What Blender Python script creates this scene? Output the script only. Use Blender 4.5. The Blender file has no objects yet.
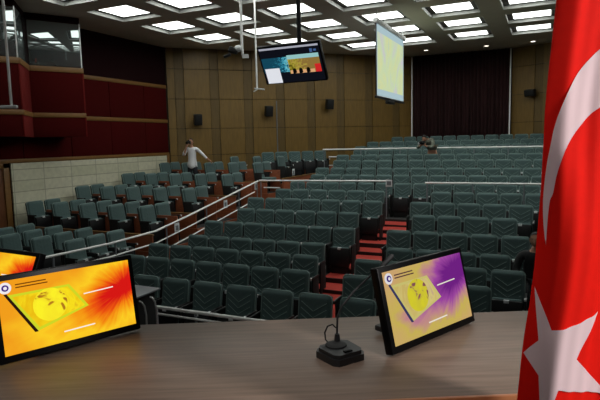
import bpy, bmesh, math, random
from mathutils import Vector, Matrix
random.seed(7)
C = bpy.context.scene.collection
sin, cos, pi = math.sin, math.cos, math.pi

# ------------------------------------------------------------------ camera, world, exposure
ZC = 2.98                       # camera height above the floor of the front row
YAW, PITCH, ROLL, FPX = 0.437649, 0.110057, -0.022190, 529.61
fwd = Vector((-sin(YAW)*cos(PITCH), cos(YAW)*cos(PITCH), -sin(PITCH)))
rt0 = Vector((cos(YAW), sin(YAW), 0)); up0 = rt0.cross(fwd)
rt = rt0*cos(ROLL) + up0*sin(ROLL); up = up0*cos(ROLL) - rt0*sin(ROLL)
camd = bpy.data.cameras.new('camera'); cam = bpy.data.objects.new('camera', camd); C.objects.link(cam)
camd.sensor_width = 36.0; camd.lens = FPX/600*36.0; camd.clip_start = 0.05; camd.clip_end = 200
M = Matrix((rt, up, -fwd)).transposed().to_4x4(); M.translation = (0, 0, ZC); cam.matrix_world = M
bpy.context.scene.camera = cam
world = bpy.data.worlds.new('world'); bpy.context.scene.world = world; world.use_nodes = True
bg = world.node_tree.nodes['Background']; bg.inputs['Color'].default_value = (0.8, 0.9, 1.0, 1); bg.inputs['Strength'].default_value = 0.02
vs = bpy.context.scene.view_settings
vs.view_transform = 'Standard'; vs.look = 'None'; vs.gamma = 1.0; vs.use_curve_mapping = False; vs.exposure = 0.0
PANEL = 4.2                     # strength of the ceiling panels over the audience
PANEL_FRONT = 0.9               # strength of those over the stage and the front rows
HC = ZC + 3.53                  # ceiling

# ------------------------------------------------------------------ materials
def s2l(c): return tuple(((v/12.92) if v <= .04045 else ((v+.055)/1.055)**2.4) for v in (x/255 for x in c))
MATS = {}
def mat(name, rgb, rough=.6, metal=0, noise=0, nscale=8, spec=.5, bump=0, bscale=60, coat=0, sheen=0, stretch=None, emit=0):
    m = bpy.data.materials.new(name); m.use_nodes = True; nt = m.node_tree; b = nt.nodes['Principled BSDF']
    col = s2l(rgb); b.inputs['Base Color'].default_value = (*col, 1); b.inputs['Roughness'].default_value = rough
    b.inputs['Metallic'].default_value = metal; b.inputs['Specular IOR Level'].default_value = spec
    b.inputs['Coat Weight'].default_value = coat; b.inputs['Sheen Weight'].default_value = sheen
    if emit: b.inputs['Emission Color'].default_value = (*col, 1); b.inputs['Emission Strength'].default_value = emit
    if noise or bump:
        tc = nt.nodes.new('ShaderNodeTexCoord'); mp = nt.nodes.new('ShaderNodeMapping')
        nt.links.new(tc.outputs['Object'], mp.inputs['Vector'])
        if stretch: mp.inputs['Scale'].default_value = stretch
    if noise:
        n = nt.nodes.new('ShaderNodeTexNoise'); n.inputs['Scale'].default_value = nscale; n.inputs['Detail'].default_value = 5
        nt.links.new(mp.outputs['Vector'], n.inputs['Vector'])
        r = nt.nodes.new('ShaderNodeValToRGB')
        r.color_ramp.elements[0].position = .3; r.color_ramp.elements[1].position = .7
        r.color_ramp.elements[0].color = (*[c*(1-noise) for c in col], 1); r.color_ramp.elements[1].color = (*[min(1, c*(1+noise)) for c in col], 1)
        nt.links.new(n.outputs['Fac'], r.inputs['Fac']); nt.links.new(r.outputs['Color'], b.inputs['Base Color'])
    if bump:
        n2 = nt.nodes.new('ShaderNodeTexNoise'); n2.inputs['Scale'].default_value = bscale
        nt.links.new(mp.outputs['Vector'], n2.inputs['Vector'])
        bp = nt.nodes.new('ShaderNodeBump'); bp.inputs['Strength'].default_value = bump
        nt.links.new(n2.outputs['Fac'], bp.inputs['Height']); nt.links.new(bp.outputs['Normal'], b.inputs['Normal'])
    MATS[name] = m; return m
TEAL = mat('teal_fabric', (72, 95, 94), .85, noise=.12, nscale=90, sheen=.15)
PIPE = mat('teal_piping', (126, 150, 146), .7)
BLACKP = mat('black_plastic', (20, 21, 23), .5)
BLACKM = mat('black_matte', (14, 14, 15), .7)
BLACKG = mat('black_gloss', (5, 5, 6), .4, spec=.12)
WHITEP = mat('white_plate', (225, 228, 230), .4)
BROWN = mat('seat_wood', (150, 82, 52), .45, noise=.25, nscale=4, stretch=(3, 3, 14))
CEIL = mat('ceiling_paint', (220, 212, 198), .9, noise=.05, nscale=2)
LIP = mat('lamp_lip', (226, 228, 224), .6)
RECESS = mat('lamp_recess', (84, 80, 75), .8)
REDF = mat('red_wall_fabric', (70, 10, 9), .95, spec=.1, noise=.1, nscale=40)
DARKF = mat('dark_wall_fabric', (34, 14, 16), .95, spec=.1, noise=.1, nscale=40)
RED_LIT = mat('red_lit', (104, 17, 14), .8, spec=.2)  # brighter copy of the wall red, with the light put into the colour
GOLD = mat('gold_belt', (128, 90, 44), .45, noise=.12, nscale=6, stretch=(1, 1, 6))
OCHRE = mat('ochre_veneer', (124, 96, 44), .45, noise=.14, nscale=3, stretch=(6, 6, .8))
OCHRED = mat('brown_veneer', (104, 82, 40), .5, noise=.14, nscale=3, stretch=(6, 6, .8))
SEAM = mat('seam_dark', (40, 30, 20), .9)
CURT = mat('curtain_cloth', (52, 22, 24), .95, noise=.2, nscale=30)
FLOORM = mat('dark_carpet', (46, 44, 44), .95, noise=.2, nscale=60)
REDC = mat('red_carpet', (176, 52, 40), .95, noise=.15, nscale=80)
NOSE = mat('step_riser', (46, 24, 22), .8)
RAILM = mat('white_rail_enamel', (250, 250, 248), .25)
STEEL = mat('chrome', (225, 226, 228), .25, metal=.6)
WOODT = mat('stage_boards', (70, 48, 36), .5, noise=.2, nscale=4, stretch=(2, 14, 2))
DOORW = mat('door_wood', (104, 62, 34), .5, noise=.2, nscale=4, stretch=(8, 8, 1))
SKIN = mat('skin', (188, 138, 112), .6)
HAIR = mat('dark_hair', (24, 18, 16), .7)
SHIRT = mat('white_shirt', (238, 238, 242), .8)
TROUS = mat('dark_trousers', (34, 36, 42), .9)
SUIT = mat('black_suit', (18, 19, 22), .85)
JACKET = mat('grey_green_jacket', (112, 116, 104), .9, noise=.5, nscale=14)
KHAKI = mat('khaki_trousers', (120, 100, 84), .9)
GREYTOP = mat('grey_top', (120, 124, 130), .4)
FLAGR = mat('flag_red', (226, 20, 6), .8, noise=.03, nscale=60, spec=.15)
FLAGW = mat('flag_white', (228, 200, 204), .8, spec=.15)
SCRCASE = mat('screen_case', (210, 212, 212), .4)
for m_ in (FLAGR, FLAGW):
    b_ = m_.node_tree.nodes['Principled BSDF']
    b_.inputs['Subsurface Weight'].default_value = 0
# glossy dark-brown desk laminate with a grain along its length
def desk_mat():
    m = mat('desk_laminate', (104, 86, 74), .44, spec=.5)
    nt = m.node_tree; b = nt.nodes['Principled BSDF']
    tc = nt.nodes.new('ShaderNodeTexCoord'); mp = nt.nodes.new('ShaderNodeMapping'); mp.inputs['Scale'].default_value = (1.2, 22, 1)
    n = nt.nodes.new('ShaderNodeTexNoise'); n.inputs['Scale'].default_value = 2.6; n.inputs['Detail'].default_value = 6
    r = nt.nodes.new('ShaderNodeValToRGB')
    r.color_ramp.elements[0].position = .32; r.color_ramp.elements[0].color = (*s2l((92, 76, 65)), 1)
    r.color_ramp.elements[1].position = .7; r.color_ramp.elements[1].color = (*s2l((116, 97, 84)), 1)
    nt.links.new(tc.outputs['Object'], mp.inputs['Vector']); nt.links.new(mp.outputs['Vector'], n.inputs['Vector'])
    nt.links.new(n.outputs['Fac'], r.inputs['Fac']); nt.links.new(r.outputs['Color'], b.inputs['Base Color'])
    return m
DESKM = desk_mat()
DESKE = mat('desk_edge_band', (150, 96, 62), .4)
def stone_mat():
    m = mat('stone_tile', (176, 176, 156), .6)
    nt = m.node_tree; b = nt.nodes['Principled BSDF']
    tc = nt.nodes.new('ShaderNodeTexCoord'); sx = nt.nodes.new('ShaderNodeSeparateXYZ'); cb = nt.nodes.new('ShaderNodeCombineXYZ')
    br = nt.nodes.new('ShaderNodeTexBrick'); br.offset = 0.0; br.inputs['Scale'].default_value = 1.0
    br.inputs['Brick Width'].default_value = .95; br.inputs['Row Height'].default_value = .30; br.inputs['Mortar Size'].default_value = .012
    br.inputs['Color1'].default_value = (*s2l((222, 220, 190)), 1); br.inputs['Color2'].default_value = (*s2l((236, 232, 206)), 1)
    br.inputs['Mortar'].default_value = (*s2l((186, 182, 156)), 1)
    nz = nt.nodes.new('ShaderNodeTexNoise'); nz.inputs['Scale'].default_value = 9; nz.inputs['Detail'].default_value = 8
    mx = nt.nodes.new('ShaderNodeMixRGB'); mx.blend_type = 'MULTIPLY'; mx.inputs['Fac'].default_value = .35
    nt.links.new(tc.outputs['Object'], sx.inputs['Vector']); nt.links.new(sx.outputs['Y'], cb.inputs['X']); nt.links.new(sx.outputs['Z'], cb.inputs['Y'])
    nt.links.new(cb.outputs['Vector'], br.inputs['Vector']); nt.links.new(tc.outputs['Object'], nz.inputs['Vector'])
    nt.links.new(br.outputs['Color'], mx.inputs['Color1']); nt.links.new(nz.outputs['Fac'], mx.inputs['Color2'])
    nt.links.new(mx.outputs['Color'], b.inputs['Base Color']); return m
STONE = stone_mat()
def glow(name, rgb, strength):
    m = bpy.data.materials.new(name); m.use_nodes = True; nt = m.node_tree; nt.nodes.clear()
    e = nt.nodes.new('ShaderNodeEmission'); o = nt.nodes.new('ShaderNodeOutputMaterial')
    e.inputs['Color'].default_value = (*s2l(rgb), 1); e.inputs['Strength'].default_value = strength
    nt.links.new(e.outputs['Emission'], o.inputs['Surface']); MATS[name] = m; return m
DIFF = glow('lamp_diffuser', (250, 255, 248), PANEL); DIFF2 = glow('lamp_diffuser_front', (250, 255, 248), PANEL_FRONT)
SPOTG = glow('spot_glow', (255, 245, 230), 4)
def ramp_screen(name, stops, scale, strength, stretch=(1, 1, 1), rot=0, dist=2.0):
    """a lit screen: noise streaks and a diagonal gradient through a colour ramp (object coordinates, x right, z up)"""
    m = bpy.data.materials.new(name); m.use_nodes = True; nt = m.node_tree; nt.nodes.clear()
    o = nt.nodes.new('ShaderNodeOutputMaterial'); e = nt.nodes.new('ShaderNodeEmission'); tc = nt.nodes.new('ShaderNodeTexCoord')
    mp = nt.nodes.new('ShaderNodeMapping'); mp.inputs['Scale'].default_value = stretch; mp.inputs['Rotation'].default_value = (0, rot, 0)
    n = nt.nodes.new('ShaderNodeTexNoise'); n.inputs['Scale'].default_value = scale; n.inputs['Detail'].default_value = 3; n.inputs['Distortion'].default_value = dist
    g = nt.nodes.new('ShaderNodeSeparateXYZ'); a = nt.nodes.new('ShaderNodeMath'); a.operation = 'MULTIPLY_ADD'; a.inputs[1].default_value = 1.1; a.inputs[2].default_value = .0
    ad = nt.nodes.new('ShaderNodeMath'); ad.operation = 'ADD'
    r = nt.nodes.new('ShaderNodeValToRGB'); cr = r.color_ramp
    while len(cr.elements) < len(stops): cr.elements.new(.5)
    for el, (p_, c_) in zip(cr.elements, stops): el.position = p_; el.color = (*s2l(c_), 1)
    nt.links.new(tc.outputs['Object'], mp.inputs['Vector']); nt.links.new(mp.outputs['Vector'], n.inputs['Vector'])
    nt.links.new(tc.outputs['Object'], g.inputs['Vector']); nt.links.new(g.outputs['X'], a.inputs[0])
    nt.links.new(n.outputs['Fac'], ad.inputs[0]); nt.links.new(a.outputs[0], ad.inputs[1]); nt.links.new(ad.outputs[0], r.inputs['Fac'])
    nt.links.new(r.outputs['Color'], e.inputs['Color']); e.inputs['Strength'].default_value = strength
    nt.links.new(e.outputs['Emission'], o.inputs['Surface']); MATS[name] = m; return m

# ------------------------------------------------------------------ mesh helpers
class MB:
    def __init__(s): s.bm = bmesh.new()
    def _add(s, bm2, mi=0):
        vm = {}
        for v in bm2.verts: vm[v] = s.bm.verts.new(v.co)
        for f in bm2.faces:
            try:
                nf = s.bm.faces.new([vm[v] for v in f.verts]); nf.material_index = mi
            except ValueError: pass
        bm2.free(); return s
    def box(s, c, d, bev=0, rz=0, rx=0, ry=0, seg=2, mi=0):
        b = bmesh.new(); bmesh.ops.create_cube(b, size=1)
        bmesh.ops.scale(b, vec=d, verts=b.verts)
        if bev: bmesh.ops.bevel(b, geom=list(b.edges), offset=bev, segments=seg, affect='EDGES', profile=.5)
        mt = Matrix.Translation(c) @ Matrix.Rotation(rz, 4, 'Z') @ Matrix.Rotation(ry, 4, 'Y') @ Matrix.Rotation(rx, 4, 'X')
        bmesh.ops.transform(b, matrix=mt, verts=b.verts); return s._add(b, mi)
    def box2(s, lo, hi, bev=0, mi=0):
        return s.box([(a+b)/2 for a, b in zip(lo, hi)], [b-a for a, b in zip(lo, hi)], bev, mi=mi)
    def tube(s, pts, r, n=8, cap=True, mi=0, close=False):
        pts = [Vector(p) for p in pts]; k = len(pts); rs = r if isinstance(r, (list, tuple)) else [r]*k
        rings = []; prev = None
        for i, p in enumerate(pts):
            if close: t = pts[(i+1) % k]-pts[i-1]
            else: t = pts[min(i+1, k-1)]-pts[max(i-1, 0)]
            t.normalize()
            if prev is None:
                a = Vector((0, 0, 1)) if abs(t.z) < .9 else Vector((1, 0, 0)); nrm = (a - t*a.dot(t)).normalized()
            else: nrm = (prev - t*prev.dot(t)).normalized()
            prev = nrm; bi = t.cross(nrm)
            rings.append([s.bm.verts.new(p + (nrm*cos(2*pi*j/n)+bi*sin(2*pi*j/n))*rs[i]) for j in range(n)])
        for i in range(k if close else k-1):
            A, B = rings[i], rings[(i+1) % k]
            for j in range(n):
                f = s.bm.faces.new((A[j], A[(j+1) % n], B[(j+1) % n], B[j])); f.material_index = mi
        if cap and not close:
            s.bm.faces.new(rings[0][::-1]).material_index = mi; s.bm.faces.new(rings[-1]).material_index = mi
        return s
    def lathe(s, prof, c=(0, 0, 0), n=16, mi=0, axis=None):
        b = bmesh.new(); rings = []
        for r, z in prof: rings.append([b.verts.new((r*cos(2*pi*j/n), r*sin(2*pi*j/n), z)) for j in range(n)])
        for A, B in zip(rings, rings[1:]):
            for j in range(n): b.faces.new((A[j], A[(j+1) % n], B[(j+1) % n], B[j]))
        b.faces.new(rings[0][::-1]); b.faces.new(rings[-1])
        mt = Matrix.Translation(c)
        if axis is not None: mt = mt @ Vector(axis).to_track_quat('Z', 'Y').to_matrix().to_4x4()
        bmesh.ops.transform(b, matrix=mt, verts=b.verts); return s._add(b, mi)
    def ell(s, c, d, n=14, mi=0):
        b = bmesh.new(); bmesh.ops.create_uvsphere(b, u_segments=n, v_segments=max(6, n*2//3), radius=1)
        bmesh.ops.scale(b, vec=d, verts=b.verts); bmesh.ops.translate(b, vec=c, verts=b.verts); return s._add(b, mi)
    def poly(s, pts, mi=0):
        f = s.bm.faces.new([s.bm.verts.new(p) for p in pts]); f.material_index = mi; return s
    def prism(s, pts, z0, z1, mi=0, side_mi=None):
        lo = [s.bm.verts.new((x, y, z0)) for x, y in pts]; hi = [s.bm.verts.new((x, y, z1)) for x, y in pts]; k = len(pts)
        s.bm.faces.new(lo[::-1]).material_index = mi; s.bm.faces.new(hi).material_index = mi
        for i in range(k): s.bm.faces.new((lo[i], lo[(i+1) % k], hi[(i+1) % k], hi[i])).material_index = mi if side_mi is None else side_mi
        return s
    def mesh(s, name, mats, angle=40):
        bmesh.ops.recalc_face_normals(s.bm, faces=s.bm.faces)
        me = bpy.data.meshes.new(name); s.bm.to_mesh(me); s.bm.free()
        for m in (mats if isinstance(mats, (list, tuple)) else [mats]): me.materials.append(m)
        for p in me.polygons: p.use_smooth = True
        me.set_sharp_from_angle(angle=math.radians(angle)); return me
def link(name, me, parent=None):
    o = bpy.data.objects.new(name, me); C.objects.link(o)
    if parent is not None: o.parent = parent
    return o
def part(name, mb, mats, parent=None, label=None, angle=40):
    o = link(name, mb.mesh(name, mats, angle), parent)
    if label: o['label'] = label
    return o
def tag(o, label, cat, group=None):
    o['label'] = label; o['category'] = cat
    if group: o['group'] = group
    return o
def thing(name, label, cat, loc=(0, 0, 0), rz=0, group=None):
    o = bpy.data.objects.new(name, None); C.objects.link(o); o.empty_display_size = .1
    o.location = loc; o.rotation_euler = (0, 0, rz); return tag(o, label, cat, group)
def struct(name, mb, mats, angle=40):
    o = part(name, mb, mats, None, None, angle); o['kind'] = 'structure'; return o
NUM = ['zeroth', 'first', 'second', 'third', 'fourth', 'fifth', 'sixth', 'seventh', 'eighth', 'ninth', 'tenth', 'eleventh', 'twelfth',
       'thirteenth', 'fourteenth', 'fifteenth', 'sixteenth', 'seventeenth', 'eighteenth']

# ------------------------------------------------------------------ room shell
ROWY = [6.3, 7.29, 8.3, 9.25, 10.28, 11.3, 12.3, 13.4, 14.6, 15.6, 16.6, 17.6, 18.6, 19.8, 20.7, 21.55, 22.35]
ROWZ = [0, .04, .05, .08, .23, .41, .57, .71, .82, .98, 1.14, 1.35, 1.51, 1.66, 1.79, 1.96, 2.14]
XW = -12.85
A_ = Vector((-12.85, 15.97)); B_ = Vector((-5.38, 23.4))      # diagonal wood wall at the back left
Cc = Vector((-1.40, 23.4)); Dd = Vector((6.3, 19.6))          # and at the back right
# floor of the centre seating: one stepped slab
mb = MB()
prof = [(-5.0, 0.0)]; x0, x1 = -7.95, 6.3
for i in range(len(ROWY)):
    y = -5.0 if i == 0 else ROWY[i]-.62
    if i: prof.append((y, ROWZ[i-1]))
    prof.append((y, ROWZ[i]))
prof.append((24.2, ROWZ[-1])); prof = prof[1:]
pp = prof + [(24.2, -.3), (-5.0, -.3)]
L_ = [mb.bm.verts.new((x0, y, z)) for y, z in pp]; R_ = [mb.bm.verts.new((x1, y, z)) for y, z in pp]
for i in range(len(pp)):
    j = (i+1) % len(pp)
    mb.bm.faces.new((L_[i], L_[j], R_[j], R_[i]))
mb.bm.faces.new(L_); mb.bm.faces.new(R_[::-1])
struct('floor', mb, FLOORM)
# red carpet of the aisle, with dark risers
mb = MB()
def aisle(i):
    return (-3.35, -2.15) if i == 0 else (-3.6, -2.45) if i == 1 else (-4.05, -2.5)
for i in range(8):
    y0 = 4.95 if i == 0 else ROWY[i]-.63
    y1 = ROWY[i+1]-.63 if i+1 < len(ROWY) else 23.2
    a, b = aisle(i); z = ROWZ[i]
    mb.box2((a, y0, z-.02), (b, y1, z+.012), mi=0)
    if i and ROWZ[i]-ROWZ[i-1] > .02: mb.box2((a, y0-.012, ROWZ[i-1]), (b, y0+.02, z+.016), mi=1)
    if i >= 1:                                     # half step in the tread
        dz = (ROWZ[i+1]-z)/2 if i+1 < len(ROWY) else .05
        if dz > .03:
            mb.box2((a, (y0+y1)/2, z), (b, y1, z+dz), mi=0); mb.box2((a, (y0+y1)/2-.012, z), (b, (y0+y1)/2, z+dz+.004), mi=1)
struct('floor_aisle_carpet', mb, [REDC, NOSE])
# raised left platform, wood-clad tiers
TZ = [.21, .58, .85, 1.10, 1.36, 1.55, 1.66]; TY = [-5.0, 9.2, 10.85, 12.75, 14.62, 16.22, 17.35]
mb = MB(); xl, xr = XW, -7.95
for k in range(7):
    ye = TY[k+1] if k < 6 else 21.0
    if k < 6: mb.box2((xl, TY[k], -.3), (xr, 21.0, TZ[k]), mi=0)
    else: mb.box2((xl, TY[k], -.3), (-7.42, 21.0, TZ[k]), mi=0)
    mb.box2((xl, TY[k]-.03, TZ[k-1]-.02 if k else 0), (xr+.02, TY[k], TZ[k]+.004), mi=1)
    mb.box2((xr, TY[k]-.03, -.05), (xr+.025, 21.0, TZ[k]+.004), mi=1)
struct('floor_left_tiers', mb, [FLOORM, BROWN])
# stage
cb, sb = cos(YAW), sin(YAW)
mb = MB(); mb.prism([(6.3, -5), (6.3, 4.9), (2.6, 4.9), (1.2*cb-3.7*sb+1.0, 1.2*sb+3.7*cb+.2), (-2.4*cb-3.7*sb, -2.4*sb+3.7*cb), (-2.4*cb-.5*sb, -2.4*sb+.5*cb), (-5.5, -5)], 0.0, 1.51); struct('floor_stage', mb, WOODT)
# left wall: dark fabric above, red fabric panels, gold belts, stone below
mb = MB(); mb.box2((XW-.2, -5, 0), (XW, 15.97, HC)); struct('wall_left', mb, DARKF)
mb = MB()
for y in [-4.7+1.62*i for i in range(13)]:
    y1 = min(y+1.6, 15.93)
    mb.box2((XW-.01, y, 2.66), (XW+.03, y1, 3.76), .006); mb.box2((XW-.01, y, 3.90), (XW+.03, y1, 5.02), .006)
struct('wall_left_red_panels', mb, REDF)
mb = MB(); mb.box2((XW-.01, 9.45, 0), (XW+.04, 15.9, 2.57)); struct('wall_left_stone', mb, STONE)
mb = MB()
for z, hh in ((2.63, .10), (3.83, .12), (5.08, .12)): mb.box2((XW-.01, -5, z-hh/2), (XW+.05, 15.95, z+hh/2), .008)
mb.box2((XW-.01, 15.80, .9), (XW+.05, 15.95, 2.6), .006)
struct('trim_1', mb, GOLD)
# door low on the left wall
mb = MB(); mb.box2((XW, 8.25, .21), (XW+.035, 9.23, 2.5), .004); d = struct('door_1', mb, DOORW)
mb = MB()
for y in (8.17, 9.29): mb.box2((XW, y-.08, .21), (XW+.07, y+.08, 2.58), .006)
mb.box2((XW, 8.09, 2.45), (XW+.07, 9.37, 2.58), .006); part('door_frame', mb, GOLD, d)
mb = MB(); mb.tube([(XW+.04, 8.36, 1.2), (XW+.09, 8.36, 1.2), (XW+.09, 8.48, 1.2)], .012); part('door_handle', mb, STEEL, d)
# sawtooth interpreters' booths hanging on the left wall
GLASSM = mat('mirror_glass', (150, 165, 165), .03, metal=.75, spec=.9)
GLASSM.node_tree.nodes['Principled BSDF'].inputs['Base Color'].default_value = (.28, .32, .32, 1)
def booth(pts, name):
    b = struct(name, MB().prism([*pts, (XW+.02, pts[-1][1]+.1), (XW+.02, pts[0][1]-.05)], ZC+.27, HC-.01), DARKF)
    for k, (p, q) in enumerate(zip(pts, pts[1:])):
        P, Q = Vector(p), Vector(q); dr = (Q-P).normalized(); n = Vector((dr.y, -dr.x)); Lg = (Q-P).length; ang = math.atan2(dr.y, dr.x)
        def slab(nm, t0, t1, z0, z1, th, m, bev=.004):
            mm = MB(); c = P+dr*((t0+t1)/2)+n*(th/2-.005)
            mm.box((c.x, c.y, (z0+z1)/2), (t1-t0, th, z1-z0), bev, rz=ang); return part(nm, mm, m, b)
        slab('wall_panel', .0, Lg, ZC+.27, ZC+.80, .03, REDF if k == 0 else RED_LIT); slab('wall_panel', .0, Lg, ZC+.92, ZC+2.02, .03, REDF if k == 0 else RED_LIT)  # return face takes the brighter red, painted as if lit
        slab('wall_belt', 0, Lg+.02, ZC+.80, ZC+.92, .05, GOLD); slab('wall_belt', 0, Lg+.02, ZC+2.02, ZC+2.16, .05, GOLD)
        slab('glass_pane', .02, Lg-.02, ZC+2.18, ZC+3.34, .02, GLASSM, .002)
        slab('glass_post', Lg-.03, Lg, ZC+2.16, ZC+3.36, .03, RAILM if k == 0 else DARKF)
        if k == 0: slab('corner_trim', Lg-.02, Lg+.02, ZC+.27, ZC+2.02, .04, RED_LIT)
    return b
booth([(-12.50, 9.97), (-11.84, 11.15)], 'window_booth_1')
booth([(-12.20, 7.75), (-11.63, 9.00), (-12.50, 9.94)], 'window_booth_2')
# diagonal wood walls
def diag(name, P, Q, strips, flip):
    dr = (Q-P).normalized(); n = Vector((dr.y, -dr.x)); Lg = (Q-P).length; ang = math.atan2(dr.y, dr.x)
    mm = MB(); c = (P+Q)/2 - n*.1; mm.box((c.x, c.y, HC/2), (Lg+.1, .2, HC), rz=ang); w = struct(name, mm, SEAM)
    def seg(t0, t1, th, m, nm):
        mm = MB(); z = .0
        zs = [.0, 1.95, 2.55, 3.55, 4.65, 5.75, HC]
        for a, b in zip(zs, zs[1:]):
            cc = P+dr*((t0+t1)/2)+n*(th/2); mm.box((cc.x, cc.y, (a+b)/2), (t1-t0-.012, th, b-a-.014), .004, rz=ang, seg=1)
        part(nm, mm, m, w)
    t = .05
    for s0, s1 in strips:
        if s0-t > .1: seg(t, s0, .045, OCHRE, 'wall_panel')
        seg(s0, min(s1, Lg-.02), .02, OCHRED, 'wall_strip'); t = s1
    if Lg-.02-t > .1: seg(t, Lg-.02, .045, OCHRE, 'wall_panel')
    mm = MB(); cc = (P+Q)/2+n*.05; mm.box((cc.x, cc.y, 1.0), (Lg-.2, .06, 1.9), .01, rz=ang); bb = struct('baseboard_'+name.split('_', 1)[1], mm, BROWN)
    return dr, n, ang
ST = [(.33+1.31*i, .66+1.31*i) for i in range(8)]
DR, DN, DANG = diag('wall_back_left', A_, B_, ST, 1)
ER, EN, EANG = diag('wall_back_right', Cc, Dd, [(1.0+1.31*i, 1.33+1.31*i) for i in range(7)], 1)
mb = MB(); mb.box2((-5.6, 23.4, 0), (-1.2, 23.6, HC)); struct('wall_back', mb, SEAM)
mb = MB(); mb.box2((6.3, -5, 0), (6.5, 19.7, HC)); struct('wall_right', mb, REDF)
mb = MB(); mb.box2((XW-.2, -5.2, 0), (6.5, -5, HC)); struct('wall_front', mb, OCHRE)
# white edge strips beside the curtain
for k, x in enumerate((-5.36, -1.42)):
    mb = MB(); mb.box2((x-.025, 23.05, 2.1), (x+.025, 23.09, HC-.05)); struct('trim_%d' % (k+2), mb, RAILM)
mb = MB(); q = A_+DR*4.25+DN*.07; mb.tube([(q.x, q.y, 2.5), (q.x, q.y, 4.6)], .02); struct('trim_4', mb, GREYTOP)

# ------------------------------------------------------------------ ceiling with coffers and light panels
CX = lambda c: -.5316 - 1.9846*c
CY = lambda r: 15.556 + 2.0629*r
cells = []
for c in range(-2, 6):
    last = {5: 0, 4: 1, -1: 1, -2: 0}.get(c, 2)
    for r in range(-8, last+1): cells.append((c, r))
OPEN = 1.414/2; PW, PL = 1.03/2, 1.013/2; DEP = .085
mb = MB()
xs = sorted({XW-.2, 6.5} | {CX(c)+s*OPEN for c in range(-2, 6) for s in (-1, 1)})
ys = sorted({-5.2, 24.0} | {CY(r)+s*OPEN for r in range(-8, 3) for s in (-1, 1)})
hole = {(round(CX(c), 2), round(CY(r), 2)) for c, r in cells}
vv = {}
def gv(x, y):
    if (x, y) not in vv: vv[(x, y)] = mb.bm.verts.new((x, y, HC))
    return vv[(x, y)]
for xa, xb in zip(xs, xs[1:]):
    for ya, yb in zip(ys, ys[1:]):
        if (round((xa+xb)/2, 2), round((ya+yb)/2, 2)) in hole: continue
        mb.bm.faces.new((gv(xa, ya), gv(xa, yb), gv(xb, yb), gv(xb, ya)))
me = mb.mesh('ceiling', CEIL); ce = link('ceiling', me); ce['kind'] = 'structure'
mb = MB(); mb.box2((XW-.2, -5.2, HC+.2), (6.5, 24, HC+.3)); struct('ceiling_void', mb, CEIL)
m_ = MB()
for sx in (-1, 1):
    m_.box((sx*(OPEN-.012), 0, .04), (.024, OPEN*2, .094), .003); m_.box((0, sx*(OPEN-.012), .04), (OPEN*2-.05, .024, .094), .003)
frame_me = m_.mesh('frame', LIP)
m_ = MB(); m_.box((0, 0, DEP+.02), (OPEN*2, OPEN*2, .02)); rec_me = m_.mesh('recess', RECESS)
m_ = MB(); m_.box((0, 0, DEP+.004), (PW*2, PL*2, .02), .004, seg=1)
dif_me = m_.mesh('diffuser', DIFF); dif_me2 = dif_me.copy(); dif_me2.materials.clear(); dif_me2.materials.append(DIFF2)
for c, r in cells:
    colw = NUM[6-c]; roww = NUM[{5: 0, 4: 1, -1: 1, -2: 0}.get(c, 2)-r+1]
    t = thing('ceiling_light', 'square recessed ceiling light, %s column from left wall, %s from the back' % (colw, roww), 'ceiling light', (CX(c), CY(r), HC), 0, 'square ceiling lights')
    link('frame', frame_me, t); link('recess', rec_me, t); link('diffuser', dif_me if r >= -3 else dif_me2, t)
for k, (x, y, w) in enumerate(((-4.52, 21.88, 'beside the projection screen'), (-2.25, 22.14, 'over the middle of the curtain'), (-.6, 22.08, 'near the right end of the curtain'))):
    t = thing('downlight', 'small round ceiling downlight '+w, 'downlight', (x, y, HC), 0, 'downlights before the curtain')
    part('trim_ring', MB().lathe([(.11, 0), (.11, -.015), (.085, -.02), (.085, 0)], n=20), LIP, t)
    part('lens', MB().lathe([(.08, -.004), (.08, -.012), (.04, -.018)], n=20), SPOTG, t)

# stage lamps near the ceiling above the speakers' desk
def stage_lamp(label, loc, target, power, size):
    t = thing('stage_lamp', label, 'stage lamp', loc, 0, 'stage lamps')
    d = (Vector(target)-Vector(loc)).normalized(); q = d.to_track_quat('-Z', 'Y')
    mm = MB(); mm.lathe([(.10, .28), (.13, .2), (.13, -.04), (.15, -.05), (.15, -.06), (.12, -.06), (.12, .0)], n=20)
    bmesh.ops.transform(mm.bm, matrix=q.to_matrix().to_4x4(), verts=mm.bm.verts); part('housing', mm, BLACKM, t)
    part('yoke', MB().tube([(0, 0, .05), (0, 0, HC-loc[2])], .02), BLACKM, t)
    ld = bpy.data.lights.new('lamp', 'SPOT'); ld.energy = power; ld.spot_size = math.radians(size); ld.spot_blend = .6; ld.shadow_soft_size = .22; ld.color = (1, .97, .94)
    lo = bpy.data.objects.new('lamp', ld); C.objects.link(lo); lo.parent = t; lo.rotation_euler = q.to_euler(); lo.location = d*.3
stage_lamp('black stage lamp above the right end of the desk', (3.8, .3, HC-1.0), (.22, 1.2, 2.8), 1000, 26)
stage_lamp('black stage lamp above the middle of the desk', (-.6, -1.0, HC-.45), (-.5, 1.75, 2.26), 340, 20)

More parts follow.
